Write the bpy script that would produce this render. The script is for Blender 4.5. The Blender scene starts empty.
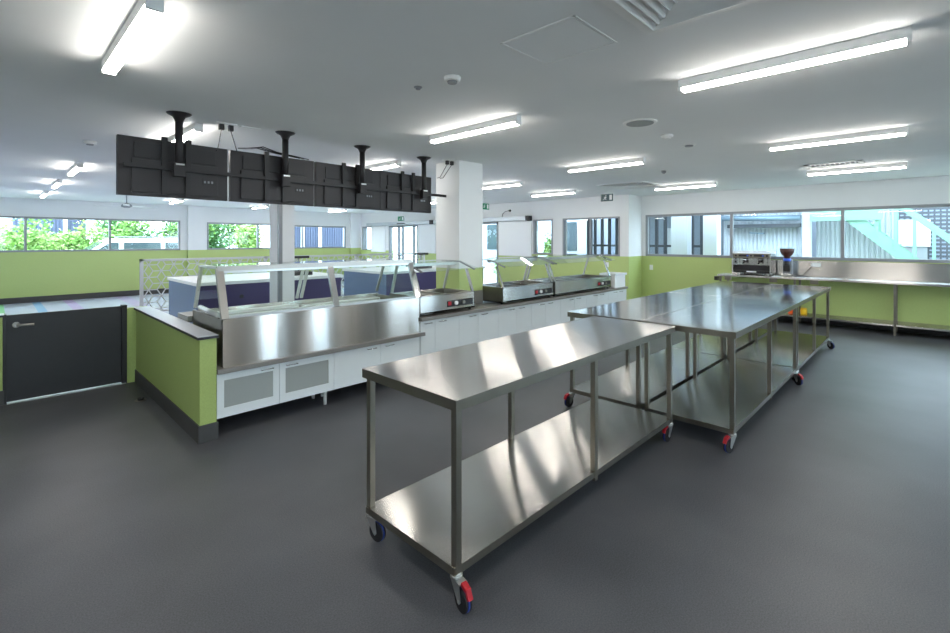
import bpy, bmesh, math, random
from mathutils import Vector, Matrix
random.seed(7)
SC = bpy.context.scene
COL = SC.collection
PI = math.pi

# ------------------------------------------------------------------ materials
def srgb(r, g, b):
    f = lambda c: (c / 255 / 12.92) if c / 255 <= 0.04045 else ((c / 255 + 0.055) / 1.055) ** 2.4
    return (f(r), f(g), f(b), 1.0)

def pmat(name, col, rough=0.5, metal=0.0, spec=0.5, noise=0.0, nscale=8.0, bump=0.0, bscale=200.0, coat=0.0):
    m = bpy.data.materials.new(name); m.use_nodes = True
    nt = m.node_tree; b = nt.nodes['Principled BSDF']
    b.inputs['Base Color'].default_value = col
    b.inputs['Roughness'].default_value = rough
    b.inputs['Metallic'].default_value = metal
    b.inputs['Specular IOR Level'].default_value = spec
    b.inputs['Coat Weight'].default_value = coat
    if noise > 0 or bump > 0:
        tc = nt.nodes.new('ShaderNodeTexCoord')
    if noise > 0:
        n = nt.nodes.new('ShaderNodeTexNoise'); n.inputs['Scale'].default_value = nscale; n.inputs['Detail'].default_value = 6
        nt.links.new(tc.outputs['Object'], n.inputs['Vector'])
        r = nt.nodes.new('ShaderNodeValToRGB')
        r.color_ramp.elements[0].position = 0.3; r.color_ramp.elements[1].position = 0.7
        r.color_ramp.elements[0].color = tuple(c * (1 - noise) for c in col[:3]) + (1,)
        r.color_ramp.elements[1].color = tuple(min(1, c * (1 + noise)) for c in col[:3]) + (1,)
        nt.links.new(n.outputs['Fac'], r.inputs['Fac']); nt.links.new(r.outputs['Color'], b.inputs['Base Color'])
    if bump > 0:
        n2 = nt.nodes.new('ShaderNodeTexNoise'); n2.inputs['Scale'].default_value = bscale; n2.inputs['Detail'].default_value = 3
        nt.links.new(tc.outputs['Object'], n2.inputs['Vector'])
        bp = nt.nodes.new('ShaderNodeBump'); bp.inputs['Strength'].default_value = bump; bp.inputs['Distance'].default_value = 0.002
        nt.links.new(n2.outputs['Fac'], bp.inputs['Height']); nt.links.new(bp.outputs['Normal'], b.inputs['Normal'])
    return m

GROOVE = {}
def steel(name, col, rough, aniso, groove, gloss=0.0):
    """brushed stainless steel: highlights spread across the grinding direction"""
    m = bpy.data.materials.new(name); m.use_nodes = True
    nt = m.node_tree; nt.nodes.remove(nt.nodes['Principled BSDF'])
    g = nt.nodes.new('ShaderNodeBsdfAnisotropic')
    g.inputs['Color'].default_value = col
    g.inputs['Anisotropy'].default_value = aniso
    cv = nt.nodes.new('ShaderNodeCombineXYZ')
    for i, v in enumerate(groove): cv.inputs[i].default_value = v
    nt.links.new(cv.outputs[0], g.inputs['Tangent'])
    tc = nt.nodes.new('ShaderNodeTexCoord')
    n = nt.nodes.new('ShaderNodeTexNoise'); n.inputs['Scale'].default_value = 2.2; n.inputs['Detail'].default_value = 5
    nt.links.new(tc.outputs['Object'], n.inputs['Vector'])
    mr = nt.nodes.new('ShaderNodeMapRange')
    mr.inputs['From Min'].default_value = 0.3; mr.inputs['From Max'].default_value = 0.7
    mr.inputs['To Min'].default_value = rough * 0.88; mr.inputs['To Max'].default_value = rough * 1.12
    nt.links.new(n.outputs['Fac'], mr.inputs['Value']); nt.links.new(mr.outputs[0], g.inputs['Roughness'])
    g2 = nt.nodes.new('ShaderNodeBsdfAnisotropic')      # the polished part of the surface
    g2.inputs['Color'].default_value = col; g2.inputs['Roughness'].default_value = 0.09; g2.inputs['Anisotropy'].default_value = 0.5
    nt.links.new(cv.outputs[0], g2.inputs['Tangent'])
    mx = nt.nodes.new('ShaderNodeMixShader'); mx.inputs[0].default_value = gloss
    nt.links.new(g.outputs[0], mx.inputs[1]); nt.links.new(g2.outputs[0], mx.inputs[2])
    nt.links.new(mx.outputs[0], nt.nodes['Material Output'].inputs['Surface'])
    GROOVE[name] = Vector(groove)
    return m

def glassmat(name, tint=(0.96, 0.985, 0.975, 1), refl=1.0):
    m = bpy.data.materials.new(name); m.use_nodes = True
    nt = m.node_tree; nt.nodes.remove(nt.nodes['Principled BSDF'])
    t = nt.nodes.new('ShaderNodeBsdfTransparent'); t.inputs[0].default_value = tint
    g = nt.nodes.new('ShaderNodeBsdfGlossy'); g.inputs['Roughness'].default_value = 0.02
    fr = nt.nodes.new('ShaderNodeFresnel'); fr.inputs['IOR'].default_value = 1.45
    mul = nt.nodes.new('ShaderNodeMath'); mul.operation = 'MULTIPLY'; mul.inputs[1].default_value = refl
    nt.links.new(fr.outputs[0], mul.inputs[0])
    mx = nt.nodes.new('ShaderNodeMixShader')
    ge = nt.nodes.new('ShaderNodeNewGeometry')      # only the outer face reflects
    inv = nt.nodes.new('ShaderNodeMath'); inv.operation = 'SUBTRACT'; inv.inputs[0].default_value = 1.0
    nt.links.new(ge.outputs['Backfacing'], inv.inputs[1])
    m2 = nt.nodes.new('ShaderNodeMath'); m2.operation = 'MULTIPLY'
    nt.links.new(mul.outputs[0], m2.inputs[0]); nt.links.new(inv.outputs[0], m2.inputs[1])
    nt.links.new(m2.outputs[0], mx.inputs[0]); nt.links.new(t.outputs[0], mx.inputs[1]); nt.links.new(g.outputs[0], mx.inputs[2])
    nt.links.new(mx.outputs[0], nt.nodes['Material Output'].inputs['Surface'])
    return m

def emat(name, col, s):
    m = bpy.data.materials.new(name); m.use_nodes = True
    b = m.node_tree.nodes['Principled BSDF']
    b.inputs['Base Color'].default_value = (0.9, 0.9, 0.9, 1)
    b.inputs['Emission Color'].default_value = col; b.inputs['Emission Strength'].default_value = s
    return m

LIGHT = 32.0
M = {}
M['ceiling'] = pmat('ceiling_paint', srgb(226, 228, 228), 0.9, noise=0.01, nscale=3)
M['wall'] = pmat('white_wall_paint', srgb(226, 228, 228), 0.7, noise=0.01, nscale=4)
M['green'] = pmat('green_dado_vinyl', srgb(176, 193, 120), 0.5, noise=0.03, nscale=40)
M['greennib'] = pmat('green_flecked_vinyl', srgb(160, 178, 104), 0.55, noise=0.10, nscale=120)
M['skirt'] = pmat('dark_vinyl_skirting', srgb(66, 66, 66), 0.6, noise=0.05, nscale=60)
M['black'] = pmat('black_satin', srgb(34, 34, 36), 0.45)
M['door'] = pmat('black_door_laminate', srgb(40, 41, 43), 0.5, noise=0.04, nscale=30)
M['blackp'] = pmat('black_plastic', srgb(30, 28, 30), 0.5)
M['tvback'] = pmat('monitor_back_plastic', srgb(38, 34, 36), 0.5, noise=0.04, nscale=20)
M['grey'] = pmat('grey_aluminium', srgb(140, 143, 147), 0.45, metal=0.3)
M['alu'] = pmat('light_aluminium', srgb(190, 195, 200), 0.4, metal=0.4)
M['whitepl'] = pmat('white_plastic', srgb(228, 229, 228), 0.5)
M['cab'] = pmat('white_cabinet_laminate', srgb(222, 228, 229), 0.4, noise=0.01)
M['mesh'] = pmat('grey_cabinet_inset', srgb(152, 157, 154), 0.55, noise=0.04, nscale=400)
M['stone'] = pmat('grey_counter_stone', srgb(128, 126, 122), 0.3, noise=0.12, nscale=300)
M['cap'] = pmat('pale_grey_laminate_cap', srgb(170, 172, 178), 0.3)
M['darkedge'] = pmat('dark_laminate_edge', srgb(40, 40, 44), 0.5)
SC_ = (0.62, 0.60, 0.575, 1)
M['top'] = steel('brushed_steel_worktop', SC_, 0.165, 0.78, (1, 0, 0), 0.06)
M['top2'] = steel('polished_steel_worktop', SC_, 0.16, 0.74, (1, 0, 0), 0.62)
M['topy'] = steel('brushed_steel_along_wall', SC_, 0.22, 0.75, (0, 1, 0))
M['front'] = steel('brushed_steel_front', SC_, 0.20, 0.80, (1, 0, 0))
M['shelf'] = steel('brushed_steel_shelf', (0.58, 0.56, 0.53, 1), 0.19, 0.76, (1, 0, 0))
M['leg'] = pmat('steel_tube', (0.28, 0.265, 0.225, 1), 0.33, metal=1.0, noise=0.05, nscale=10)
M['satin'] = pmat('satin_steel_rail', (0.50, 0.475, 0.44, 1), 0.38, metal=1.0)
M['chrome'] = pmat('bright_steel', (0.70, 0.70, 0.69, 1), 0.18, metal=1.0)
M['zinc'] = pmat('zinc_plate', (0.62, 0.63, 0.62, 1), 0.3, metal=1.0)
M['rubber'] = pmat('black_rubber', srgb(24, 24, 28), 0.6)
M['bluewheel'] = pmat('blue_tread', srgb(40, 60, 140), 0.5)
M['red'] = pmat('red_plastic', srgb(178, 24, 38), 0.4)
M['glass'] = glassmat('clear_glass')
M['wglass'] = glassmat('window_glass', (0.94, 0.97, 0.97, 1), 0.9)
M['cglass'] = glassmat('case_glass', (0.93, 0.975, 0.96, 1), 1.0)
M['white'] = pmat('white_enamel', srgb(236, 238, 238), 0.35)
M['light'] = emat('batten_diffuser', (1.0, 0.955, 0.89, 1), LIGHT)
M['purple'] = pmat('purple_laminate', srgb(60, 50, 96), 0.4)
M['bluelam'] = pmat('steel_blue_laminate', srgb(98, 118, 150), 0.45)
M['lattice'] = pmat('pale_powder_coat', srgb(196, 198, 198), 0.5)
M['orange'] = pmat('orange_plastic', srgb(235, 95, 20), 0.45)
M['yellow'] = pmat('yellow_plastic', srgb(235, 190, 20), 0.45)
M['blueled'] = pmat('blue_collar_plastic', srgb(70, 110, 230), 0.35)
M['bean'] = pmat('coffee_beans', srgb(70, 36, 28), 0.5, noise=0.3, nscale=150)
M['exitgreen'] = pmat('exit_sign_green', srgb(0, 130, 90), 0.4)
M['exitdark'] = pmat('exit_sign_dark', srgb(40, 70, 75), 0.4)
M['conc'] = pmat('pale_concrete', srgb(165, 165, 160), 0.8, noise=0.08, nscale=2)
M['leafA'] = pmat('leaf_light', srgb(112, 150, 72), 0.6, noise=0.35, nscale=5)
M['leafB'] = pmat('leaf_dark', srgb(66, 108, 58), 0.6, noise=0.35, nscale=5)
M['leafC'] = pmat('leaf_yellow', srgb(150, 176, 100), 0.6, noise=0.3, nscale=5)
M['bark'] = pmat('bark', srgb(90, 75, 60), 0.9)
M['carpaint'] = pmat('white_car_paint', srgb(235, 237, 240), 0.25, coat=0.5)
M['carglass'] = pmat('tinted_car_glass', srgb(66, 78, 84), 0.1)
M['shed'] = pmat('blue_cladding', srgb(66, 74, 96), 0.55, noise=0.05)
M['mint'] = pmat('mint_green_paint', srgb(112, 152, 134), 0.5)
M['clad'] = pmat('white_corrugated_steel', srgb(178, 184, 192), 0.45)
M['darkclad'] = pmat('dark_louvre', srgb(58, 62, 68), 0.5)
M['block'] = pmat('grey_rendered_wall', srgb(128, 138, 150), 0.7, noise=0.05)
M['owhite'] = pmat('outdoor_white_paint', srgb(196, 200, 206), 0.6)
M['pipe'] = pmat('galvanised_pipe', srgb(120, 140, 155), 0.4, metal=0.4)

# kitchen floor: dark safety vinyl, very fine fleck, faint sheet seams
def floor_material():
    m = bpy.data.materials.new('dark_safety_vinyl'); m.use_nodes = True
    nt = m.node_tree; b = nt.nodes['Principled BSDF']
    tc = nt.nodes.new('ShaderNodeTexCoord')
    n1 = nt.nodes.new('ShaderNodeTexNoise'); n1.inputs['Scale'].default_value = 150; n1.inputs['Detail'].default_value = 2
    n2 = nt.nodes.new('ShaderNodeTexNoise'); n2.inputs['Scale'].default_value = 1.3; n2.inputs['Detail'].default_value = 6
    for n in (n1, n2): nt.links.new(tc.outputs['Object'], n.inputs['Vector'])
    mix = nt.nodes.new('ShaderNodeMath'); mix.operation = 'MULTIPLY_ADD'; mix.inputs[1].default_value = 0.6
    nt.links.new(n1.outputs['Fac'], mix.inputs[0])
    mul = nt.nodes.new('ShaderNodeMath'); mul.operation = 'MULTIPLY'; mul.inputs[1].default_value = 0.4
    nt.links.new(n2.outputs['Fac'], mul.inputs[0]); nt.links.new(mul.outputs[0], mix.inputs[2])
    r = nt.nodes.new('ShaderNodeValToRGB')
    r.color_ramp.elements[0].position = 0.32; r.color_ramp.elements[1].position = 0.68
    r.color_ramp.elements[0].color = srgb(60, 61, 65); r.color_ramp.elements[1].color = srgb(98, 99, 103)
    nt.links.new(mix.outputs[0], r.inputs['Fac']); nt.links.new(r.outputs['Color'], b.inputs['Base Color'])
    b.inputs['Roughness'].default_value = 0.42; b.inputs['Specular IOR Level'].default_value = 0.5
    bp = nt.nodes.new('ShaderNodeBump'); bp.inputs['Strength'].default_value = 0.25; bp.inputs['Distance'].default_value = 0.001
    nt.links.new(n1.outputs['Fac'], bp.inputs['Height']); nt.links.new(bp.outputs['Normal'], b.inputs['Normal'])
    return m
M['floor'] = floor_material()

# dining floor: pale blue-grey, window-light reflections painted in as coloured strips
def dining_material():
    m = bpy.data.materials.new('pale_dining_vinyl'); m.use_nodes = True
    nt = m.node_tree; b = nt.nodes['Principled BSDF']
    tc = nt.nodes.new('ShaderNodeTexCoord'); sp = nt.nodes.new('ShaderNodeSeparateXYZ')
    nt.links.new(tc.outputs['Object'], sp.inputs[0])
    md = nt.nodes.new('ShaderNodeMath'); md.operation = 'FRACT'
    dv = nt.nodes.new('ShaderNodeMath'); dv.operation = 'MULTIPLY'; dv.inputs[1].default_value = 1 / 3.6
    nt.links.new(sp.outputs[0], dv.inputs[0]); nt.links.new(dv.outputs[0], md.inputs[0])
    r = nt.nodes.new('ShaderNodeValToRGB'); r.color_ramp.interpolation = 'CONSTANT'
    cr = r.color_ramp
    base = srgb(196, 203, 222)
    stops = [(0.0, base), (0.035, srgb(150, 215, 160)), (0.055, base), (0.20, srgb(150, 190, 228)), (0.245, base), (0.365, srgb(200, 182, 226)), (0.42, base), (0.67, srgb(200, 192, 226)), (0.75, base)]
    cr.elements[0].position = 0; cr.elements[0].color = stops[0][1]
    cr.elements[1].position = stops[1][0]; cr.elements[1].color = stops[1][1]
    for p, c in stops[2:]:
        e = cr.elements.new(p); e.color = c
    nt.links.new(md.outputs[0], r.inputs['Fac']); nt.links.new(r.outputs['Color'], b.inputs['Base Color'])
    b.inputs['Roughness'].default_value = 0.22
    return m
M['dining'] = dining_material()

# ------------------------------------------------------------------ mesh builder
class MB:
    def __init__(s): s.bm = bmesh.new(); s.mi = 0
    def _mark(s, fs):
        for f in fs: f.material_index = s.mi
    def box(s, x0, x1, y0, y1, z0, z1, bev=0.0, mat=None):
        r = bmesh.ops.create_cube(s.bm, size=1.0)
        vs = r['verts']
        for v in vs:
            v.co = Vector((x0 + (v.co.x + .5) * (x1 - x0), y0 + (v.co.y + .5) * (y1 - y0), z0 + (v.co.z + .5) * (z1 - z0)))
        fs = list({f for v in vs for f in v.link_faces}); s._mark(fs)
        if bev > 0:
            es = list({e for v in vs for e in v.link_edges})
            bmesh.ops.bevel(s.bm, geom=es, offset=bev, segments=2, affect='EDGES', profile=0.7)
        return s
    def frame(s, p):  # orthonormal basis for a direction
        z = p.normalized(); a = Vector((0, 0, 1)) if abs(z.z) < .9 else Vector((1, 0, 0))
        x = a.cross(z).normalized(); y = z.cross(x); return x, y, z
    def tube(s, p, q, r, seg=12, r2=None):
        p = Vector(p); q = Vector(q); x, y, z = s.frame(q - p); r2 = r if r2 is None else r2
        A = [s.bm.verts.new(p + (x * math.cos(t) + y * math.sin(t)) * r) for t in [2 * PI * i / seg for i in range(seg)]]
        B = [s.bm.verts.new(q + (x * math.cos(t) + y * math.sin(t)) * r2) for t in [2 * PI * i / seg for i in range(seg)]]
        fs = [s.bm.faces.new(A[::-1]), s.bm.faces.new(B)]
        for i in range(seg):
            f = s.bm.faces.new((A[i], A[(i + 1) % seg], B[(i + 1) % seg], B[i])); f.smooth = seg > 6; fs.append(f)
        s._mark(fs); return s
    def beam(s, p, q, w, h, up=(0, 0, 1)):
        """rectangular bar from p to q, w across and h along 'up'"""
        p = Vector(p); q = Vector(q); d = (q - p).normalized(); u = Vector(up)
        x = d.cross(u).normalized(); y = x.cross(d).normalized()
        c = [(-w / 2, -h / 2), (w / 2, -h / 2), (w / 2, h / 2), (-w / 2, h / 2)]
        A = [s.bm.verts.new(p + x * a + y * b) for a, b in c]; B = [s.bm.verts.new(q + x * a + y * b) for a, b in c]
        fs = [s.bm.faces.new(A[::-1]), s.bm.faces.new(B)]
        for i in range(4): fs.append(s.bm.faces.new((A[i], A[(i + 1) % 4], B[(i + 1) % 4], B[i])))
        s._mark(fs); return s
    def prism(s, pts, axis, a, b):
        """profile pts extruded along axis: 'x' pts=(y,z), 'y' pts=(x,z), 'z' pts=(x,y)"""
        def mk(u, v, t):
            return {'x': (t, u, v), 'y': (u, t, v), 'z': (u, v, t)}[axis]
        A = [s.bm.verts.new(mk(u, v, a)) for u, v in pts]; B = [s.bm.verts.new(mk(u, v, b)) for u, v in pts]
        n = len(pts); fs = [s.bm.faces.new(A[::-1]), s.bm.faces.new(B)]
        for i in range(n): fs.append(s.bm.faces.new((A[i], A[(i + 1) % n], B[(i + 1) % n], B[i])))
        s._mark(fs); return s
    def lathe(s, prof, c, seg=24):
        """prof list of (r, z) from bottom to top, about vertical axis at c"""
        rings = []
        for r, z in prof:
            rings.append([s.bm.verts.new((c[0] + r * math.cos(2 * PI * i / seg), c[1] + r * math.sin(2 * PI * i / seg), c[2] + z)) for i in range(seg)])
        fs = [s.bm.faces.new(rings[0][::-1]), s.bm.faces.new(rings[-1])]
        for A, B in zip(rings, rings[1:]):
            for i in range(seg):
                f = s.bm.faces.new((A[i], A[(i + 1) % seg], B[(i + 1) % seg], B[i])); f.smooth = True; fs.append(f)
        s._mark(fs); return s
    def path(s, pts, r, seg=8):
        for a, b in zip(pts, pts[1:]): s.tube(a, b, r, seg)
        return s
    def quad(s, a, b, c, d):
        s._mark([s.bm.faces.new([s.bm.verts.new(v) for v in (a, b, c, d)])]); return s
    def leaf_cloud(s, c, rad, n, size, shell=0.55, rng=random):
        for _ in range(n):
            d = Vector((rng.gauss(0, 1), rng.gauss(0, 1), rng.gauss(0, 1))).normalized() * (shell + (1 - shell) * rng.random())
            d *= 0.82 + 0.3 * math.sin(5 * d.x + 2.1) * math.cos(4 * d.y) * math.sin(6 * d.z + 1)
            p = Vector((c[0] + d.x * rad[0], c[1] + d.y * rad[1], c[2] + d.z * rad[2]))
            u = Vector((rng.gauss(0, 1), rng.gauss(0, 1), rng.gauss(0, .6))).normalized(); v = u.cross(Vector((rng.gauss(0, 1), rng.gauss(0, 1), rng.gauss(0, 1)))).normalized()
            L = size * (.6 + .8 * rng.random()); W = L * .45
            s._mark([s.bm.faces.new([s.bm.verts.new(q) for q in (p - u * L * .5, p + v * W * .5, p + u * L * .5, p - v * W * .5)])])
        return s
    def build(s, name, mat, parent=None, local=False, recalc=True):
        if recalc: bmesh.ops.recalc_face_normals(s.bm, faces=s.bm.faces)
        off = Vector((0, 0, 0))
        if parent is not None and not local:
            p = parent
            while p is not None: off += p.location; p = p.parent
        if off.length > 0: bmesh.ops.translate(s.bm, verts=s.bm.verts, vec=-off)
        me = bpy.data.meshes.new(name); s.bm.to_mesh(me); s.bm.free()
        if not isinstance(mat, (list, tuple)) and mat.name in GROOVE:   # faces cut across the grain are plain steel
            mat = [mat, M['leg']]
            for f in me.polygons: f.material_index = 1 if abs(f.normal.dot(GROOVE[mat[0].name])) > .7 else 0
            if mat[0] in (M['top'], M['top2'], M['shelf']):
                for f in me.polygons: f.material_index = 0 if abs(f.normal.z) > .9 else 1
        for mm in (mat if isinstance(mat, (list, tuple)) else [mat]): me.materials.append(mm)
        o = bpy.data.objects.new(name, me); COL.objects.link(o)
        if parent is not None: o.parent = parent
        return o

def tag(o, label, cat, group=None, kind=None):
    o['label'] = label; o['category'] = cat
    if group: o['group'] = group
    if kind: o['kind'] = kind
    return o
def thing(name, loc, label, cat, group=None, rz=0.0):
    o = bpy.data.objects.new(name, None); COL.objects.link(o); o.location = loc; o.rotation_euler.z = rz
    o.empty_display_size = 0.1
    return tag(o, label, cat, group)
def struct(o, label=None):
    o['kind'] = 'structure'
    if label: o['label'] = label
    return o
def dup(o, parent=None):
    c = o.copy(); COL.objects.link(c)
    if parent is not None: c.parent = parent
    for ch in list(o.children): dup(ch, c)
    return c
B = lambda *a, **k: MB().box(*a, **k)

# ------------------------------------------------------------------ the setting
H = 2.68
KX0, KX1, KY0 = -3.0, 11.1, -3.2          # kitchen
FX, WY = 10.4, 16.6                        # far wall, left (garden) wall
DADO = 1.22
T = 0.2
struct(MB().prism([(KX0, KY0), (KX1, KY0), (KX1, 5.04), (FX, 5.04), (FX, 4.95), (1.2, 4.95), (1.2, 6.5), (KX0, 6.5)], 'z', -0.1, 0).build('floor', M['floor']))
struct(MB().prism([(KX0, 6.5), (1.2, 6.5), (1.2, 4.95), (FX, 4.95), (FX, WY), (KX0, WY)], 'z', -0.1, 0).build('floor', M['dining']), 'pale blue-grey dining floor with window reflections painted as coloured strips')
struct(B(KX0 - T, KX1 + T, KY0 - T, WY + T, H, H + 0.15).build('ceiling', M['ceiling']))
struct(B(-12, 30, -14, 34, -0.35, -0.12).build('ground', M['conc']))

def wall_x(name, x, thick, y0, y1, holes, dado=DADO, mats=None, top=H):
    """wall in the plane x, with holes [(ya,yb,za,zb)] ; green below dado, white above"""
    m = MB(); holes = sorted(holes)
    def seg(ya, yb, za, zb):
        if yb - ya < 1e-4 or zb - za < 1e-4: return
        for a, b, mi in ((za, min(zb, dado), 0), (max(za, dado), zb, 1)):
            if b - a > 1e-4: m.mi = mi; m.box(x, x + thick, ya, yb, a, b)
    y = y0
    for ya, yb, za, zb in holes:
        seg(y, ya, 0, top); seg(ya, yb, 0, za); seg(ya, yb, zb, top); y = yb
    seg(y, y1, 0, top)
    return m.build(name, mats or [M['green'], M['wall']])
def wall_y(name, y, thick, x0, x1, holes, dado=DADO, mats=None, top=H):
    m = MB(); holes = sorted(holes)
    def seg(xa, xb, za, zb):
        if xb - xa < 1e-4 or zb - za < 1e-4: return
        for a, b, mi in ((za, min(zb, dado), 0), (max(za, dado), zb, 1)):
            if b - a > 1e-4: m.mi = mi; m.box(xa, xb, y, y + thick, a, b)
    x = x0
    for xa, xb, za, zb in holes:
        seg(x, xa, 0, top); seg(xa, xb, 0, za); seg(xa, xb, zb, top); x = xb
    seg(x, x1, 0, top)
    return m.build(name, mats or [M['green'], M['wall']])

RW = (-2.6, 4.94, 1.22, 2.215)             # ribbon window over the steel bench
struct(wall_x('wall_right', KX1, T, KY0 - T, 5.04, [RW]))
FH = [(5.26, 6.86, 1.22, 2.17), (7.17, 7.81, 1.22, 2.17), (9.10, 10.27, 0, 2.15), (11.30, 11.84, 0, 2.15), (12.84, 14.56, 0, 2.14), (15.70, 16.36, 1.22, 2.15)]
m_far = struct(wall_x('wall_far', FX, T, 5.04, WY + T, FH))
struct(wall_y('wall_return', 5.04, 0.12, FX + T, KX1 + T, []))
LH = [(-2.0, 4.06, 1.30, 2.21), (4.81, 7.0, 1.30, 2.18), (7.25, 9.78, 1.30, 2.15)]
struct(wall_y('wall_left', WY, T, KX0 - T, FX, LH, dado=1.30))
BH = [(-2.2, 0.6, 0.9, 2.3), (4.45, 5.05, 0.3, 2.3), (5.75, 6.35, 0.3, 2.3), (8.2, 10.2, 0.9, 2.3)]  # back-wall windows: unseen, placed to bring in light from behind
M['backwall'] = pmat('grey_back_wall', srgb(120, 118, 114), 0.7)
struct(wall_y('wall_back', KY0 - T, T, KX0 - T, KX1, BH, mats=[M['wall'], M['wall']]))
struct(wall_x('wall_near', KX0 - T, T, KY0, WY, [], mats=[M['wall'], M['wall']]))

def window(name, axis, pos, a0, a1, z0, z1, mull, fw=0.05, depth=0.09, mat='grey', thickm=()):
    """frame and mullions in one mesh, each pane a child"""
    m = MB()
    def bx(u0, u1, za, zb, d=depth):
        if axis == 'x': m.box(pos - 0.012, pos - 0.012 + d, u0, u1, za, zb)
        else: m.box(u0, u1, pos - 0.012, pos - 0.012 + d, za, zb)
    bx(a0, a1, z0, z0 + fw); bx(a0, a1, z1 - fw, z1); bx(a0, a0 + fw, z0 + fw, z1 - fw); bx(a1 - fw, a1, z0 + fw, z1 - fw)
    for u in mull: bx(u - fw / 2, u + fw / 2, z0 + fw, z1 - fw)
    o = struct(m.build(name, M[mat]))
    us = [a0 + fw] + [v for u in mull for v in (u - fw / 2, u + fw / 2)] + [a1 - fw]
    for u0, u1 in zip(us[::2], us[1::2]):
        g = MB()
        if axis == 'x': g.box(pos + 0.03, pos + 0.038, u0, u1, z0 + fw, z1 - fw)
        else: g.box(u0, u1, pos + 0.03, pos + 0.038, z0 + fw, z1 - fw)
        g.build('pane', M['wglass'], o)
    return o
window('window_1', 'x', KX1, RW[0], RW[1], RW[2], RW[3], [-1.0, 1.146, 3.04], 0.055)
window('window_2', 'x', FX, *FH[0], [6.05], 0.04)
window('window_3', 'x', FX, *FH[1], [], 0.045)
window('window_4', 'x', FX, *FH[5], [16.16], 0.045)
window('window_5', 'y', WY, *LH[0], [0.61, 2.334], 0.05)
window('window_6', 'y', WY, *LH[1], [6.40], 0.05)
window('window_7', 'y', WY, *LH[2], [8.016], 0.05)
for i, h in enumerate(BH): window('window_%d' % (8 + i), 'y', KY0 - T, *h, [], 0.05)
def glazed_door(name, y0, y1, z1, mulls):
    m = MB()
    for u in [y0 + .03] + mulls + [y1 - .03]: m.box(FX - 0.01, FX + 0.09, u - .03, u + .03, 0, z1)
    m.box(FX - .01, FX + .09, y0, y1, z1 - .06, z1); m.box(FX, FX + .08, y0, y1, 0, .08)
    o = struct(m.build(name, M['grey']))
    us = [y0 + .03] + mulls + [y1 - .03]
    for a, b in zip(us, us[1:]): B(FX + .03, FX + .038, a + .03, b - .03, .08, z1 - .06).build('pane', M['wglass'], o)
    return o
glazed_door('door_1', FH[4][0], FH[4][1], 2.14, [13.10, 13.75, 13.98])
glazed_door('door_2', FH[2][0], FH[2][1], 2.15, [])
glazed_door('door_3', FH[3][0], FH[3][1], 2.15, [])
# skirtings
sk = lambda n, *b: struct(B(*b).build(n, M['skirt']))
sk('baseboard_left', KX0, FX, WY - 0.012, WY, 0, 0.15)
sk('baseboard_far', FX - 0.012, FX, 5.04, 9.08, 0, 0.15)
sk('baseboard_right', KX1 - 0.012, KX1, KY0, 5.04, 0, 0.15)
sk('baseboard_return', FX, KX1 - 0.012, 5.028, 5.04, 0, 0.15)
# pilasters on the garden wall
for n, (a, b) in (('trim_1', (4.25, 4.74)), ('trim_2', (9.95, FX))):
    m = MB(); m.mi = 0; m.box(a, b, WY - 0.12, WY, 0, 1.30); m.mi = 1; m.box(a, b, WY - 0.12, WY, 1.30, H)
    struct(m.build(n, [M['green'], M['wall']]))
# big column rising through the counter, and the column out in the dining room
cx0, cx1, cy0, cy1 = 4.37, 4.83, 4.52, 4.99
m = MB(); m.mi = 0; m.box(cx0, cx1, cy0, cy1, 0.90, DADO); m.mi = 1; m.box(cx0, cx1, cy0, cy1, DADO, H)
m.mi = 2; m.box(cx0 - .002, cx1 + .002, cy0 - .002, cy1 + .002, 0, 0.90)
struct(m.build('column', [M['green'], M['wall'], M['stone']]), 'white square column with green band rising through the counter')
m = MB(); m.mi = 1; m.box(3.12, 3.36, 7.25, 7.62, 0, H); m.mi = 2; m.box(3.105, 3.16, 7.235, 7.29, 0.0, H)
struct(m.build('column', [M['green'], M['wall'], M['grey']]), 'white dining-room column with grey corner guard')

# low green walls, cap and skirting
def low_wall(name, x0, x1, y0, y1, h, lab):
    m = MB(); m.box(x0, x1, y0, y1, 0.14, h); o = m.build(name, M['greennib']); struct(o, lab)
    B(x0 - .010, x1 + .010, y0 - .010, y1 + .006, 0, 0.14).build('skirting', M['skirt'], o)
    c = B(x0 - .018, x1 + .012, y0 - .018, y1 + .02, h + .003, h + .022).build('cap', M['darkedge'], o)
    B(x0 - .016, x1 + .010, y0 - .016, y1 + .018, h + .022, h + .026).build('cap_face', M['cap'], c)
    return o
nib = low_wall('wall_low', 1.14, 1.262, 4.115, 6.44, 0.815, 'low green wall ending in front of the display case')
B(1.0615, 1.262, 6.4555, 6.56, 0, .835).build('return_end', M['greennib'], nib)
low_wall('wall_low', KX0, 0.0775, 6.46, 6.58, 0.85, 'low green wall left of the black half door')
# black half door and its posts
d = thing('half_door', (0.57, 6.5, 0), 'black waist-high door between the low green walls', 'door')
B(0.1045, 1.0145, 6.48, 6.52, 0.016, 0.865, .003).build('door_leaf', M['door'], d)
m = MB(); m.box(0.0785, 0.104, 6.455, 6.56, 0, 0.875); m.box(1.015, 1.060, 6.455, 6.56, 0, 0.875); m.build('door_frame', M['black'], d)
hd = MB().tube((0.172, 6.48, .765), (0.172, 6.468, .765), .028, 20).build('handle', M['leg'], d)
MB().path([(0.172, 6.47, .765), (0.172, 6.43, .765), (0.30, 6.425, .762)], .0125, 10).build('lever', M['satin'], hd)
struct(B(0.11, 1.05, 6.44, 6.56, 0.0, 0.006).build('trim_3', M['cap']), 'pale threshold strip under the black half door')
fd = thing('floor_drain', (1.04, 5.66, 0), 'small round black floor waste beside the low green wall', 'drain')
MB().lathe([(.05, 0), (.05, .004), (.045, .005)], (1.04, 5.66, 0)).build('rim', M['leg'], fd)
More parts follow.
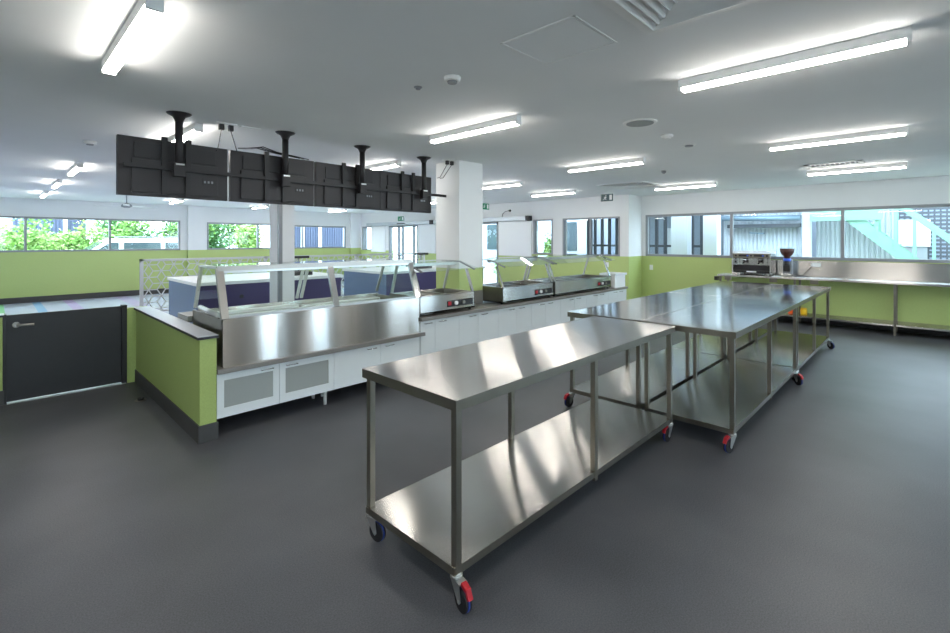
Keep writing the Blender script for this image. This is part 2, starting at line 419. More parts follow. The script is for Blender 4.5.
MB().lathe([(.026, .005), (.026, .028), (.015, .034)], (1.04, 5.66, 0)).build('grate', M['black'], fd)

# ------------------------------------------------------------------ prep tables
def caster(parent, x, y, ang, brake, ztop=0.140):
    """zinc swivel caster; children wheel and red brake pedal"""
    ca, sa = math.cos(ang), math.sin(ang)
    P = lambda a, b, z: (x + a * ca - b * sa, y + a * sa + b * ca, z)
    m = MB()
    for sgn in (-1, 1):
        m.prism([(-.016, .120), (.050, .120), (.062, .050), (.050, .036), (.036, .048)], 'y', sgn * .0205 - .0015, sgn * .0205 + .0015)
    m.bm.verts.ensure_lookup_table()
    for v in m.bm.verts: v.co = Vector(P(v.co.x, v.co.y, v.co.z))
    m.tube((x, y, ztop - .03), (x, y, ztop + .002), .021, 16); m.tube((x, y, ztop - .012), (x, y, ztop - .004), .028, 16)
    m.beam(P(-.018, 0, .119), P(.054, 0, .119), .044, .006)
    m.tube(P(.050, -.026, .050), P(.050, .026, .050), .007, 10)
    c = m.build('caster', M['zinc'], parent)
    w = MB(); w.mi = 1; w.tube(P(.050, -.005, .050), P(.050, .005, .050), .050, 28); w.mi = 0
    w.tube(P(.050, -.013, .050), P(.050, .013, .050), .0488, 28); w.tube(P(.050, -.017, .050), P(.050, .017, .050), .016, 16)
    w.build('wheel', [M['rubber'], M['bluewheel']], c)
    if brake:
        b = MB(); b.beam(P(.054, 0, .124), P(.092, 0, .110), .026, .016); b.beam(P(.086, 0, .116), P(.106, 0, .080), .022, .016)
        b.build('brake_pedal', M['red'], c)
def prep_table(x0, y0, L, W, label, casters):
    t = thing('prep_table', (x0 + L / 2, y0 + W / 2, 0), label, 'table', 'steel prep tables on castors')
    m = MB(); m.box(x0, x0 + L, y0, y0 + W, 0.862, 0.91, .002); m.build('worktop', M['top'] if x0 < 3 else M['top2'], t)
    m = MB()
    m.box(x0 + .01, x0 + L - .01, y0 + .02, y0 + W - .02, 0.134, 0.172, .002); m.build('lower_shelf', M['shelf'], t)
    ins, h = 0.034, 0.0165
    k = 0
    for ix, xx in enumerate((x0 + ins, x0 + L / 2, x0 + L - ins)):
        for iy, yy in enumerate((y0 + ins, y0 + W - ins)):
            zb = 0.112 if ix == 1 else 0.140
            B(xx - h, xx + h, yy - h, yy + h, zb, 0.866, .002).build('leg', M['leg'], t)
            if ix != 1:
                ang, brake = casters[k]; k += 1
                caster(t, xx, yy, ang, brake)
    return t
R = math.radians
TW = 0.734
prep_table(1.39, 1.457, 2.435, TW, 'nearest steel prep table, standing alone at the front of the row', [(R(-100), True), (R(-80), False), (R(178), True), (R(60), True)])
prep_table(3.879, 1.030, 2.39, TW, 'steel prep table pushed against the end of the nearest one, on the window side', [(R(165), True), (R(100), False), (R(-130), True), (R(150), True)])
prep_table(3.879, 1.772, 2.39, TW, 'steel prep table behind the end of the nearest one, on the serving counter side', [(R(-60), False), (R(170), True), (R(-60), False), (R(40), False)])
prep_table(6.281, 1.030, 2.39, TW, 'steel prep table at the far end of the row, window side', [(R(30), False), (R(80), False), (R(-125), False), (R(40), False)])
prep_table(6.281, 1.772, 2.39, TW, 'steel prep table at the far end of the row, serving counter side', [(R(-60), False), (R(20), True), (R(10), False), (R(40), False)])

# ------------------------------------------------------------------ serving counter
CF = 4.13                                   # door face plane
def base_cabinet(xs, z0, z1, label, inset=False, feet=True, hl=None):
    x0, x1 = xs[0], xs[-1]
    t = thing('base_cabinet', ((x0 + x1) / 2, CF + .3, 0), label, 'cabinet', 'white cabinets under the serving counter')
    B(x0 + .001, x1 - .001, CF + .02, 4.90 if x0 > 4.84 or x1 < 4.36 else 4.50, z0, z1).build('body', M['cab'], t)
    for i, (a, b) in enumerate(zip(xs, xs[1:])):
        dx = MB()
        if inset:
            fr = .055
            dx.box(a + .002, b - .002, CF, CF + .018, z0, z0 + fr + .02); dx.box(a + .002, b - .002, CF, CF + .018, z1 - fr - .004, z1 - .004)
            dx.box(a + .002, a + fr, CF, CF + .018, z0 + fr + .02, z1 - fr - .004); dx.box(b - fr, b - .002, CF, CF + .018, z0 + fr + .02, z1 - fr - .004)
        else: dx.box(a + .002, b - .002, CF, CF + .018, z0, z1 - .004, .001)
        dr = dx.build('door', M['cab'], t)
        if inset: B(a + .05, b - .05, CF + .007, CF + .014, z0 + .07, z1 - .055).build('inset_panel', M['mesh'], dr)
        left = (i % 2 == 1)
        hx = (a + .06) if left else (b - .06 - .10)
        hz = z1 - .032
        MB().path([(hx, CF, hz), (hx, CF - .022, hz), (hx + .10, CF - .022, hz), (hx + .10, CF, hz)], .0045, 8).build('handle', M['chrome'], dr)
    if feet:
        for fx, fy in ((x1 - .04, CF + .10), (x0 + .06, CF + .34), (x1 - .04, CF + .34)):
            if True:
                MB().tube((fx, fy, 0), (fx, fy, z0), .016, 12).build('foot', M['whitepl'], t)
    return t
ZL, ZU = 0.155, 0.155
base_cabinet([1.268, 1.777, 2.307], ZL, .515, 'low white cabinet with two grey inset doors next to the low green wall', True)
base_cabinet([2.307, 2.843, 3.372], ZL, .515, 'low white cabinet with two plain doors under the display case')
xsU = [3.38, 3.60, 3.99, 4.33, 4.72, 5.10, 5.45, 5.80, 6.20, 6.60, 6.98, 7.36, 7.72, 8.08, 8.43]
labU = ['tall white two-door cabinet beside the end of the display case', 'white two-door cabinet below the white square column',
        'white two-door cabinet below the left side of the middle food warmer', 'white two-door cabinet below the joint of the two right-hand food warmers',
        'white two-door cabinet below the right-hand food warmer, left of its controls', 'white two-door cabinet below the controls of the right-hand food warmer',
        'white two-door cabinet at the far end of the serving counter by the green wall']
for i in range(7):
    base_cabinet(xsU[2 * i:2 * i + 3], ZU, .68, labU[i])
tag(MB().box(1.266, 3.376, 4.10, 4.95, .517, .556, .003).box(3.37, 3.43, 4.10, 4.128, .517, .556, .003).build('low_countertop', M['stone']), 'grey stone ledge under the glass display case', 'countertop')
m = MB(); m.box(3.38, 8.43, 4.10, 4.515, .682, .722, .003)
m.box(3.38, 4.365, 4.515, 4.95, .682, .722); m.box(4.835, 8.43, 4.515, 4.95, .682, .722)
tag(m.build('high_countertop', M['stone']), 'grey stone countertop carrying the three food warmers', 'countertop')
# back panel of the counter towards the dining room
tag(MB().box(1.27, 3.376, 4.955, 4.985, 0, .55).box(3.376, 4.36, 4.955, 4.985, 0, .68).box(4.84, 8.43, 4.955, 4.985, 0, .68).build('counter_back_panel', M['purple']), 'purple panel closing the customer side of the serving counter', 'panel')
# raised white return at the far end with its top board
t = thing('counter_return', (8.2, 4.5, .722), 'small white raised box at the far end of the serving counter', 'box')
B(8.0, 8.40, 4.14, 4.42, .7225, .945, .002).build('body', M['white'], t)
B(7.98, 8.43, 4.12, 4.45, .946, .985, .002).build('top_board', M['cab'], t)

# ---- refrigerated glass display case
DX0, DX1 = 1.315, 3.37
t = thing('display_case', ((DX0 + DX1) / 2, 4.5, .556), 'long steel and glass refrigerated display case on the serving counter', 'display case')
m = MB(); m.box(DX0, DX1, 4.135, 4.16, .558, .952, .002)
m.build('front_panel', M['front'], t)
m = MB(); m.box(DX0, DX0 + .02, 4.16, 4.96, .558, .95); m.box(DX1 - .02, DX1, 4.16, 4.96, .558, .93); m.box(DX0, DX1, 4.94, 4.96, .558, .945)
m.box(DX0, DX1, 4.16, 4.19, .90, .955); m.build('body', M['front'], t)
B(DX0 + .02, DX1 - .02, 4.16, 4.94, .84, .87).build('deck', M['white'], t)
m = MB()
for yy in (4.34, 4.52, 4.70, 4.86): m.box(DX0 + .05, DX1 - .05, yy - .012, yy + .012, .87, .888, .003)
m.build('deck_rail', M['chrome'], t)
m = MB(); m.box(DX0 + .03, 2.30, 4.86, 4.93, .87, .915, .004); m.box(2.36, DX1 - .03, 4.86, 4.93, .87, .90, .004); m.build('cold_plate', M['white'], t)
fb, ft, bt, bb = (4.15, .952), (4.29, 1.36), (4.77, 1.36), (4.95, .97)
UP = (0, -.95, .3)
for nm, xx in (('post', DX0 + .02), ('post', 2.345), ('post', DX1 - .02)):
    MB().beam((xx, *fb), (xx, *ft), .058, .030, up=UP).build(nm, M['satin'] if xx < 1.5 else M['chrome'], t)
for xx in (DX0 + .02, 2.32, 2.37, DX1 - .02):
    MB().beam((xx, *bb), (xx, *bt), .03, .018, up=(0, 1, .3)).build('rear_post', M['zinc'], t)
MB().beam((DX0, 4.29, 1.362), (DX1, 4.29, 1.362), .05, .040).beam((DX0, 4.77, 1.36), (DX1, 4.77, 1.365), .04, .03).build('top_rail', M['satin'], t)
MB().beam((DX0 + .02, 4.29, 1.368), (DX0 + .02, 4.77, 1.368), .03, .02).beam((DX1 - .02, 4.29, 1.368), (DX1 - .02, 4.77, 1.368), .03, .02).build('end_rail', M['zinc'], t)
B(DX0 + .03, DX1 - .03, 4.31, 4.75, 1.372, 1.379).build('top_glass', M['cglass'], t)
for a, b in ((DX0 + .04, 2.327), (2.363, DX1 - .04)):
    m = MB(); m.beam((a, 4.156, .964), (b, 4.156, .964), .014, .022); m.beam((a, 4.279, 1.332), (b, 4.279, 1.332), .014, .02); m.build('glazing_bead', M['zinc'], t)
    MB().prism([(fb[0] + .004, fb[1]), (fb[0] + .011, fb[1]), (ft[0] + .011, ft[1]), (ft[0] + .004, ft[1])], 'x', a, b).build('front_glass', M['cglass'], t)
for xx in (DX0 + .012, DX1 - .020):
    MB().prism([(4.17, .955), (4.93, .975), (4.765, 1.355), (4.30, 1.355)], 'x', xx, xx + .006).build('end_glass', M['cglass'], t)
MB().tube((DX0 + .02, 4.30, .965), (DX0 + .02, 4.80, .985), .022, 16).build('blind_roller', M['zinc'], t)
t2 = tag(B(1.275, 3.34, 4.962, 5.30, .835, .89, .003).build('tray_ledge', M['leg']), 'steel tray ledge along the customer side of the display case', 'ledge')

# ---- three food warmers (bain-maries)
def food_warmer(x0, x1, label, n_wells, panel_frac, depth=.58):
    y0, y1 = 4.15, 4.15 + depth
    z0, z1 = .748, .955
    t = thing('food_warmer', ((x0 + x1) / 2, (y0 + y1) / 2, .722), label, 'food warmer', 'steel food warmers on the counter')
    m = MB(); m.box(x0, x1, y0, y0 + .012, z0, z1, .002); m.box(x0, x1, y1 - .012, y1, z0, z1); m.box(x0, x0 + .012, y0, y1, z0, z1); m.box(x1 - .012, x1, y0, y1, z0, z1)
    m.box(x0, x1, y0, y1, z0, z0 + .02)
    w = (x1 - x0 - .06) / n_wells
    m.box(x0, x1, y0, y0 + .05, z1 - .006, z1); m.box(x0, x1, y1 - .05, y1, z1 - .006, z1)
    for i in range(n_wells + 1):
        c = x0 + .03 + i * w; m.box(c - .022, c + .022, y0 + .05, y1 - .05, z1 - .006, z1)
    m.build('body', M['front'], t)
    for i in range(n_wells):
        a = x0 + .03 + i * w
        B(a + .02, a + w - .02, y0 + .05, y1 - .05, z1 - .075, z1 - .06).build('well', M['shelf'], t)
    for fx in (x0 + .04, x1 - .04):
        for fy in (y0 + .05, y1 - .05): MB().tube((fx, fy, .7225), (fx, fy, z0), .018, 12).build('foot', M['rubber'], t)
    pw = .44; px1 = x1 - .035; px0 = px1 - pw
    p = B(px0, px1, y0 - .004, y0 + .002, z0 + .05, z0 + .125, .001).build('control_panel', M['black'], t)
    B(px0 + .012, px0 + .06, y0 - .012, y0 - .004, z0 + .068, z0 + .112, .002).build('power_switch', M['red'], p)
    MB().tube((px0 + .14, y0 - .004, z0 + .09), (px0 + .14, y0 - .024, z0 + .09), .024, 20).build('dial', M['white'], p)
    MB().tube((px0 + .27, y0 - .004, z0 + .09), (px0 + .27, y0 - .020, z0 + .09), .021, 20).build('thermostat', M['leg'], p)
    for xx in (x0 + .02, x1 - .02):
        MB().beam((xx, y0 + .02, z1), (xx, y0 + .13, 1.235), .034, .022, up=(0, -1, .3)).build('front_post', M['chrome'], t)
        MB().beam((xx, y1 - .02, z1), (xx, y1 - .13, 1.30), .032, .020, up=(0, 1, .3)).build('rear_post', M['zinc'], t)
        MB().beam((xx, y0 - .02, 1.235), (xx, y0 + .25, 1.325), .02, .016).beam((xx, y0 + .25, 1.325), (xx, y1 + .02, 1.325), .02, .016).build('canopy_arm', M['grey'], t)
    MB().prism([(y0 - .10, 1.246), (y0 - .097, 1.240), (y0 + .253, 1.327), (y0 + .25, 1.333)], 'x', x0 + .001, x1 - .001).build('sneeze_glass', M['cglass'], t)
    B(x0 + .001, x1 - .001, y0 + .253, y1 + .03, 1.334, 1.341).build('top_glass', M['cglass'], t)
    n = max(1, round((x1 - x0) / .6))
    B(x0 + .06, x1 - .06, y0 + .26, y0 + .34, 1.285, 1.322, .004).build('heat_lamp', M['zinc'], t)
    return t
food_warmer(3.386, 4.285, 'small steel food warmer with glass canopy between the display case and the white column', 2, .4)
food_warmer(4.835, 6.03, 'middle steel food warmer with glass canopy just past the white column', 3, .4)
food_warmer(6.07, 7.86, 'longest steel food warmer with glass canopy at the far end of the counter', 4, .4)

# ------------------------------------------------------------------ monitors on ceiling mounts
TILT = .050
ROW = lambda x: 4.575 + (x - 1.11) * TILT     # line of the ceiling mounts
def monitor(x0, x1, label):
    yb, y1 = 4.735, 4.80
    z0, z1 = 1.968, 2.45
    t = thing('monitor', ((x0 + x1) / 2, 4.76, z0), label, 'monitor', 'black menu screens hanging from the ceiling')
    m = MB(); m.box(x0, x1, yb + .02, y1, z0, z1, .004); m.build('housing', M['tvback'], t)
    B(x0 + .012, x1 - .012, y1, y1 + .004, z0 + .018, z1 - .012).build('screen', M['black'], t)
    m = MB(); m.box(x0 + .09, x1 - .09, yb, yb + .02, z0 + .03, z0 + .30, .004); m.build('electronics_cover', M['tvback'], t)
    m = MB(); m.box(x0 + .11, x1 - .11, yb + .008, yb + .02, z0 + .315, z0 + .44, .003); m.build('vent_panel', M['blackp'], t)
    m = MB(); m.box(x1 - .22, x1 - .11, yb - .003, yb, z0 + .13, z0 + .18); m.build('connector_plate', M['blackp'], t)
    m = MB()
    for i in range(3): m.box(x1 - .21 + i * .03, x1 - .195 + i * .03, yb - .006, yb - .003, z0 + .145, z0 + .165)
    m.build('socket', M['grey'], t)
    xm = (x0 + x1) / 2
    for dx in (-.10, .08): B(xm + dx - .022, xm + dx + .022, yb - .022, yb, z0 + .02, z0 + .505, .002).build('bracket_rail', M['blackp'], t)
    t.rotation_euler.z = TILT; t.location.y = ROW(xm) + .105
    return t
tvx = [(0.700, 1.535), (1.558, 2.412), (2.436, 3.285), (3.288, 4.138)]
tvl = ['leftmost black menu monitor seen from behind, above the low green wall', 'second black menu monitor from the left, seen from behind', 'third black menu monitor from the left, seen from behind', 'rightmost black menu monitor, closest to the white column']
for (a, b), l in zip(tvx, tvl): monitor(a, b, l)
tag(MB().beam((.735, ROW(.735) + .045, 2.21), (4.366, ROW(4.366) + .045, 2.21), .022, .032).build('mounting_rail', M['blackp']), 'long black rail tying the row of monitors to the white column', 'rail')
for i, (x, w) in enumerate([(1.111, 'leftmost'), (2.048, 'second'), (2.963, 'third'), (3.918, 'rightmost')]):
    y = ROW(x)
    lab = ['black ceiling pole mount holding the leftmost monitor', 'black ceiling pole mount holding the second monitor from the left', 'black ceiling pole mount holding the third monitor from the left', 'black ceiling pole mount holding the monitor nearest the white column'][i]
    t = thing('ceiling_mount', (x, y, H), lab, 'monitor mount', 'black pole mounts on the ceiling')
    MB().lathe([(.03, -.075), (.036, -.055), (.05, -.03), (.085, -.012), (.095, -.002)], (x, y, H), 28).build('flange', M['blackp'], t)
    MB().tube((x, y, 2.21), (x, y, H - .05), .030, 20).build('pole', M['blackp'], t)
    m = MB(); m.box(x - .042, x + .042, y - .035, y + .028, 2.14, 2.255, .004)
    m.build('clamp', M['blackp'], t)
    B(x - .032, x + .032, y - .0375, y - .034, 2.236, 2.25).build('badge_plate', M['zinc'], t)
# ceiling power points with plugs and leads
for nm, x, y, pts, lab in [('a', 1.535, 4.66, [1.43, 1.62], 'white ceiling power point with two black plugs above the left monitors'), ('b', 4.31, 4.62, [4.08, 4.13], 'ceiling power point with two black plugs beside the white column')]:
    t = thing('power_outlet', (x, y, H), lab, 'power outlet')
    B(x - .12, x + .06, y - .04, y + .04, H - .012, H, .002).build('plate', M['whitepl'], t)
    if nm == 'a': B(x + .10, x + .28, y - .03, y + .05, H - .008, H, .002).build('blank_plate', M['whitepl'], t)
    for k, px in enumerate((x - .065, x + .015)):
        pg = B(px - .02, px + .02, y - .02, y + .02, H - .065, H - .012, .004).build('plug', M['blackp'], t)
        ex = pts[k]
        MB().path([(px, y, H - .06), (px + (ex - px) * .3, y, H - .13), (px + (ex - px) * .8, y, H - .25), (ex, y + .02, 2.42)], .004, 6).build('lead', M['blackp'], pg)

m = MB()
for k in range(3):
    m.path([(1.62 + .06 * k, 4.68, 2.47 + .008 * k), (1.80 + .03 * k, 4.70, 2.50 + .01 * k), (2.0, 4.72, 2.475 + .008 * k), (2.25 + .05 * k, 4.735, 2.46)], .005, 6)
tag(m.build('cable_bundle', M['blackp']), 'thin black cables lying along the top of the second monitor', 'cables')
t = thing('smoke_detector', (.747, 6.54, H), 'small white detector on the ceiling left of the leftmost monitor', 'smoke detector')
MB().lathe([(.05, -.035), (.058, -.03), (.06, -.0005)], (.747, 6.54, H), 24).build('body', M['whitepl'], t)
MB().lathe([(.03, -.046), (.034, -.035)], (.747, 6.54, H), 20).build('centre', M['grey'], t)

# ------------------------------------------------------------------ batten lights
def batten(x, y, label, proto=[None]):
    if proto[0] is None:
        t = thing('ceiling_light', (0, 0, H), label, 'ceiling light', 'white batten lights on the ceiling')
        L, w = 1.13, .033
        B(-w, w, -L / 2, L / 2, -.058, -.0005, .002).build('housing', M['whitepl'], t, local=True)
        m = MB(); m.prism([(-w + .001, -.058), (w - .001, -.058), (w - .001, -.070), (w - .008, -.078), (-w + .008, -.078), (-w + .001, -.070)], 'y', -L / 2 + .012, L / 2 - .012)
        m.build('diffuser', M['light'], t, local=True)
        for s in (-1, 1): B(-w - .001, w + .001, s * L / 2 - .010, s * L / 2 + .010, -.079, -.0005, .002).build('end_cap', M['whitepl'], t, local=True)
        proto[0] = t
    else:
        t = dup(proto[0]); t['label'] = label
    t.location = (x * .978, y * .978, H)
    return t
for x, y, l in [
    (3.32, .645, 'largest-looking batten light, at the upper right above the nearest prep table'),
    (6.19, .72, 'batten light in the second row on the window side, before the white grille'),
    (9.00, .79, 'batten light behind the white ceiling grille, nearest the ribbon window'),
    (3.235, 3.175, 'batten light in the middle of the ceiling, right of the monitors'),
    (6.05, 3.30, 'batten light beyond the round ceiling speaker, in front of the far diffuser'),
    (9.49, 3.44, 'batten light close to the ribbon window corner, beyond the far diffuser'),
    (6.84, 6.00, 'batten light just right of the top of the white square column'),
    (8.85, 6.10, 'batten light second right of the white column, above the far window'),
    (1.36, 5.52, 'batten light right behind the leftmost monitor mount'),
    (3.90, 5.82, 'batten light behind the rightmost monitors, its end showing above them'),
    (.505, 3.05, 'batten light at the top left, closest overhead'),
    (.873, 9.18, 'nearest of three lights in a line over the dining room left of the monitors'),
    (.862, 11.81, 'middle of three lights in a line over the dining room left of the monitors'),
    (.855, 14.70, 'farthest of three lights in a line over the dining room left of the monitors'),
    (3.49, 14.6, 'small dining room batten light seen below the leftmost monitor'),
    (5.93, 15.2, 'small dining room batten light seen below the second monitor'),
    (8.58, 15.1, 'small dining room batten light seen below the third monitor'),
    (8.52, 9.87, 'batten light over the dining room between the last monitor and the white column'),
    (.42, .70, 'added batten light overhead beside the near diffuser, out of view'),  # from here on: unseen battens added to brighten the room
    (3.3, -1.85, 'unseen batten light added nearest the back wall, in line with the nearest table'),
    (6.2, -1.8, 'unseen batten light added near the back wall windows, window side'),
    (-1.6, 3.1, 'unseen batten light added by the near side wall'),
    (3.5, 9.2, 'added dining room batten light hidden behind the second monitor'), (3.5, 11.9, 'farther added dining room batten light hidden behind the second monitor'),  # hidden battens added to lift the dining room brightness
    (5.95, 9.4, 'added dining room batten light hidden behind the third monitor'), (5.95, 12.2, 'farther added dining room batten light hidden behind the third monitor')]:
    batten(x, y, l)

# ------------------------------------------------------------------ ceiling fittings
def diffuser(cx, cy, s, label):
    t = thing('air_diffuser', (cx, cy, H), label, 'air diffuser')
    m = MB(); h = s / 2
    def ring(o, i, zo, zi, th):
        for k in range(4):
            a = k * PI / 2
            rot = lambda p: Vector((cx + p[0] * math.cos(a) - p[1] * math.sin(a), cy + p[0] * math.sin(a) + p[1] * math.cos(a), p[2]))
            q = [(-o, -o, H + zo), (o, -o, H + zo), (i, -i, H + zi), (-i, -i, H + zi)]
            up = [(p[0], p[1], p[2] + th) for p in q]
            V = [m.bm.verts.new(rot(p)) for p in q + up]
            for f in ((0, 1, 2, 3), (7, 6, 5, 4), (0, 4, 5, 1), (1, 5, 6, 2), (2, 6, 7, 3), (3, 7, 4, 0)): m.bm.faces.new([V[j] for j in f])
    ring(h, h - .05, -.012, -.014, .011)
    m.build('frame', M['whitepl'], t)
    m = MB()
    o = h - .055
    for k in range(8):
        ring(o, o - .034, -.022 + .001 * k, -.006, .003); o -= .046
    m.box(cx - .04, cx + .04, cy - .04, cy + .04, H - .02, H - .016)
    m.build('louvre', M['whitepl'], t)
    B(cx - h + .05, cx + h - .05, cy - h + .05, cy + h - .05, H - .004, H - .001).build('duct_plate', M['grey'], t)
    return t
diffuser(1.915, .585, .93, 'square louvred air diffuser cut off by the top edge, nearest overhead')
diffuser(8.69, 4.17, .95, 'square louvred air diffuser far off near the ribbon window corner')
t = thing('ceiling_grille', (8.23, .94, H), 'white slotted exhaust grille beside the farthest window-side batten light', 'grille')
m = MB(); gx0, gx1, gy0, gy1 = 8.08, 8.40, .62, 1.27
m.box(gx0, gx1, gy0, gy0 + .06, H - .012, H - .0005); m.box(gx0, gx1, gy1 - .06, gy1, H - .012, H - .0005); m.box(gx0, gx0 + .06, gy0, gy1, H - .012, H - .0005); m.box(gx1 - .06, gx1, gy0, gy1, H - .012, H - .0005)
m.build('frame', M['whitepl'], t)
B(gx0 + .05, gx1 - .05, gy0 + .05, gy1 - .05, H - .003, H - .001).build('dark_duct', M['black'], t)
m = MB()
for i in range(9): m.box(gx0 + .06, gx1 - .06, gy0 + .085 + i * .056, gy0 + .103 + i * .056, H - .007, H - .003)
m.build('slat', M['whitepl'], t)
t = thing('ceiling_hatch', (2.155, 1.45, H), 'square flush access hatch in the ceiling left of the near diffuser', 'hatch')
m = MB(); m.box(1.94, 2.37, 1.213, 1.225, H - .004, H - .0005); m.box(1.94, 2.37, 1.672, 1.684, H - .004, H - .0005); m.box(1.94, 1.952, 1.213, 1.684, H - .004, H - .0005); m.box(2.358, 2.37, 1.213, 1.684, H - .004, H - .0005)
m.build('hatch_frame', M['whitepl'], t)
B(1.956, 2.354, 1.229, 1.668, H - .003, H - .0005).build('hatch_lid', M['ceiling'], t)
def disc(name, x, y, r, h, label, cat, mats, prof=None):
    x *= .982; y *= .982
    t = thing(name, (x, y, H), label, cat)
    MB().lathe([(r * .8, -h), (r * .96, -h * .8), (r, -.0005)], (x, y, H), 28).build('body', mats[0], t)
    MB().lathe([(r * .80, -h - .004), (r * .80, -h)] if name == 'ceiling_speaker' else [(r * .55, -h - .012), (r * .62, -h)], (x, y, H), 24).build('centre', mats[1], t)
    return t
disc('smoke_detector', 2.158, 2.30, .055, .03, 'round white smoke detector on the ceiling above the nearest table', 'smoke detector', (M['whitepl'], M['grey']))
disc('sprinkler_head', 2.128, 2.626, .03, .006, 'small flush sprinkler disc left of the round smoke detector', 'sprinkler', (M['grey'], M['grey']))
disc('ceiling_speaker', 4.208, 1.928, .15, .008, 'grey round speaker in the ceiling, largest of the discs', 'speaker', (M['whitepl'], M['grey']))
disc('smoke_detector', 4.903, 1.954, .06, .03, 'round white detector just right of the ceiling speaker', 'smoke detector', (M['whitepl'], M['whitepl']))
disc('sprinkler_head', 5.594, 1.977, .075, .006, 'small flush sprinkler disc farthest right of the ceiling speaker', 'sprinkler', (M['whitepl'], M['grey']))
disc('sprinkler_head', 7.4, 3.0, .035, .03, 'small sprinkler stub beside the light near the ribbon window corner', 'sprinkler', (M['grey'], M['grey']))
t = thing('ceiling_fan', (2.2, 13.45, H), 'white ceiling fan over the dining room below the leftmost monitor', 'fan')
MB().tube((2.2, 13.45, 2.46), (2.2, 13.45, H - .0005), .012, 10).build('rod', M['grey'], t)
MB().lathe([(.05, 2.36), (.11, 2.39), (.10, 2.43), (.03, 2.47)], (2.2, 13.45, 0), 20).build('motor', M['grey'], t)
for k in range(3):
    a = .35 + k * 2 * PI / 3; ca, sa = math.cos(a), math.sin(a)
    MB().beam((2.2 + .10 * ca, 13.45 + .10 * sa, 2.405), (2.2 + .68 * ca, 13.45 + .68 * sa, 2.41), .12, .008, up=(0.1 * -sa, .1 * ca, 1)).build('blade', M['white'], t)
# exit signs
def exit_sign(x, y, z, w, h, axis, label, dark=False, hang=True):
    t = thing('exit_sign', (x, y, z), label, 'exit sign')
    # the sign faces -x (axis 'x') or -y
    def bx(m, u0, u1, d0, d1, z0, z1):
        if axis == 'x': m.box(x + d0, x + d1, y + u0, y + u1, z + z0, z + z1)
        else: m.box(x + u0, x + u1, y + d0, y + d1, z + z0, z + z1)
        return m
    bx(MB(), -w / 2, w / 2, 0, .035, 0, h).build('case', M['whitepl'], t)
    f = bx(MB(), -w / 2 + .006, w / 2 - .006, -.003, 0, .006, h - .006).build('face', M['exitdark'] if dark else M['exitgreen'], t)
    s = -1 if axis == 'x' else 1
    # white door rectangle and running figure
    m = MB(); bx(m, s * w * .30 - w * .10, s * w * .30 + w * .10, -.005, -.003, h * .2, h * .82)
    q = lambda u, zz: (x - .005, y + s * u, z + zz) if axis == 'x' else (x + s * u, y - .005, z + zz)
    def bar(a, b, th):
        m.beam(q(*a), q(*b), .003, th, up=((0, s * (b[1] - a[1]) * -1, (b[0] - a[0])) if axis == 'x' else ((b[1] - a[1]) * -1, 0, (b[0] - a[0]))))
    u = -.10 * w
    bar((u, .62 * h), (u - .05 * w, .40 * h), .10 * h); bar((u - .05 * w, .40 * h), (u + .06 * w, .24 * h), .06 * h); bar((u - .05 * w, .40 * h), (u - .16 * w, .30 * h), .06 * h)
    bar((u, .6 * h), (u + .10 * w, .50 * h), .05 * h); bar((u, .6 * h), (u - .12 * w, .56 * h), .05 * h)
    bar((u + .03 * w, .68 * h), (u + .03 * w, .80 * h), .10 * h)
    m.build('running_figure', M['white'], f)
    if hang:
        if axis == 'x': MB().tube((x + .017, y, z + h), (x + .017, y, H - .0005), .008, 8).build('stem', M['whitepl'], t)
        else: MB().tube((x, y + .017, z + h), (x, y + .017, H - .0005), .008, 8).build('stem', M['whitepl'], t)
exit_sign(9.25, 4.98, 2.44, .30, .17, 'x', 'dark exit sign with white running figure hanging near the far corner window', dark=True)
exit_sign(FX - .036, 13.78, 2.30, .36, .18, 'x', 'green exit sign above the glazed double doors, under the monitors', hang=False)
exit_sign(8.75, 8.10, 2.38, .30, .17, 'y', 'green exit sign at the right edge of the white square column')

# ------------------------------------------------------------------ far wall fittings
for y0, y1, l in [(14.76, 15.69, 'white sliding panel left of the glazed double doors'), (11.88, 12.80, 'white sliding panel right of the glazed double doors'), (7.87, 9.06, 'white sliding panel right of the square column, left of a small window')]:
    tag(B(FX - .035, FX - .0005, y0, y1, 1.16, 2.13, .002).build('sliding_panel', M['white']), l, 'panel', 'white sliding panels on the far wall')
for y0, y1, l in [(12.05, 15.85, 'long white door operator box over the glazed double doors'), (7.98, 11.85, 'long white door operator box right of the square column')]:
    t = thing('door_operator', (FX - .08, (y0 + y1) / 2, 2.155), l, 'door operator')
    B(FX - .15, FX - .0005, y0, y1, 2.155, 2.275, .004).build('cover', M['alu'], t)
    B(FX - .16, FX - .002, y0 - .12, y0, 2.145, 2.285, .004).build('end_cap', M['black'], t)
    if y0 > 10: B(FX - .165, FX - .15, 13.4, 13.85, 2.19, 2.225).build('sensor', M['black'], t)
# cable loop above the second operator
tag(MB().path([(FX - .006, 8.95, 2.28), (FX - .006, 8.93, 2.37), (FX - .006, 8.85, 2.43), (FX - .006, 8.72, 2.455), (FX - .02, 8.66, 2.455)], .007, 6).tube((FX - .05, 8.64, 2.455), (FX - .001, 8.64, 2.455), .03, 10).build('sensor_lead', M['blackp']), 'black stub and looped lead above the right-hand door operator box', 'cable')
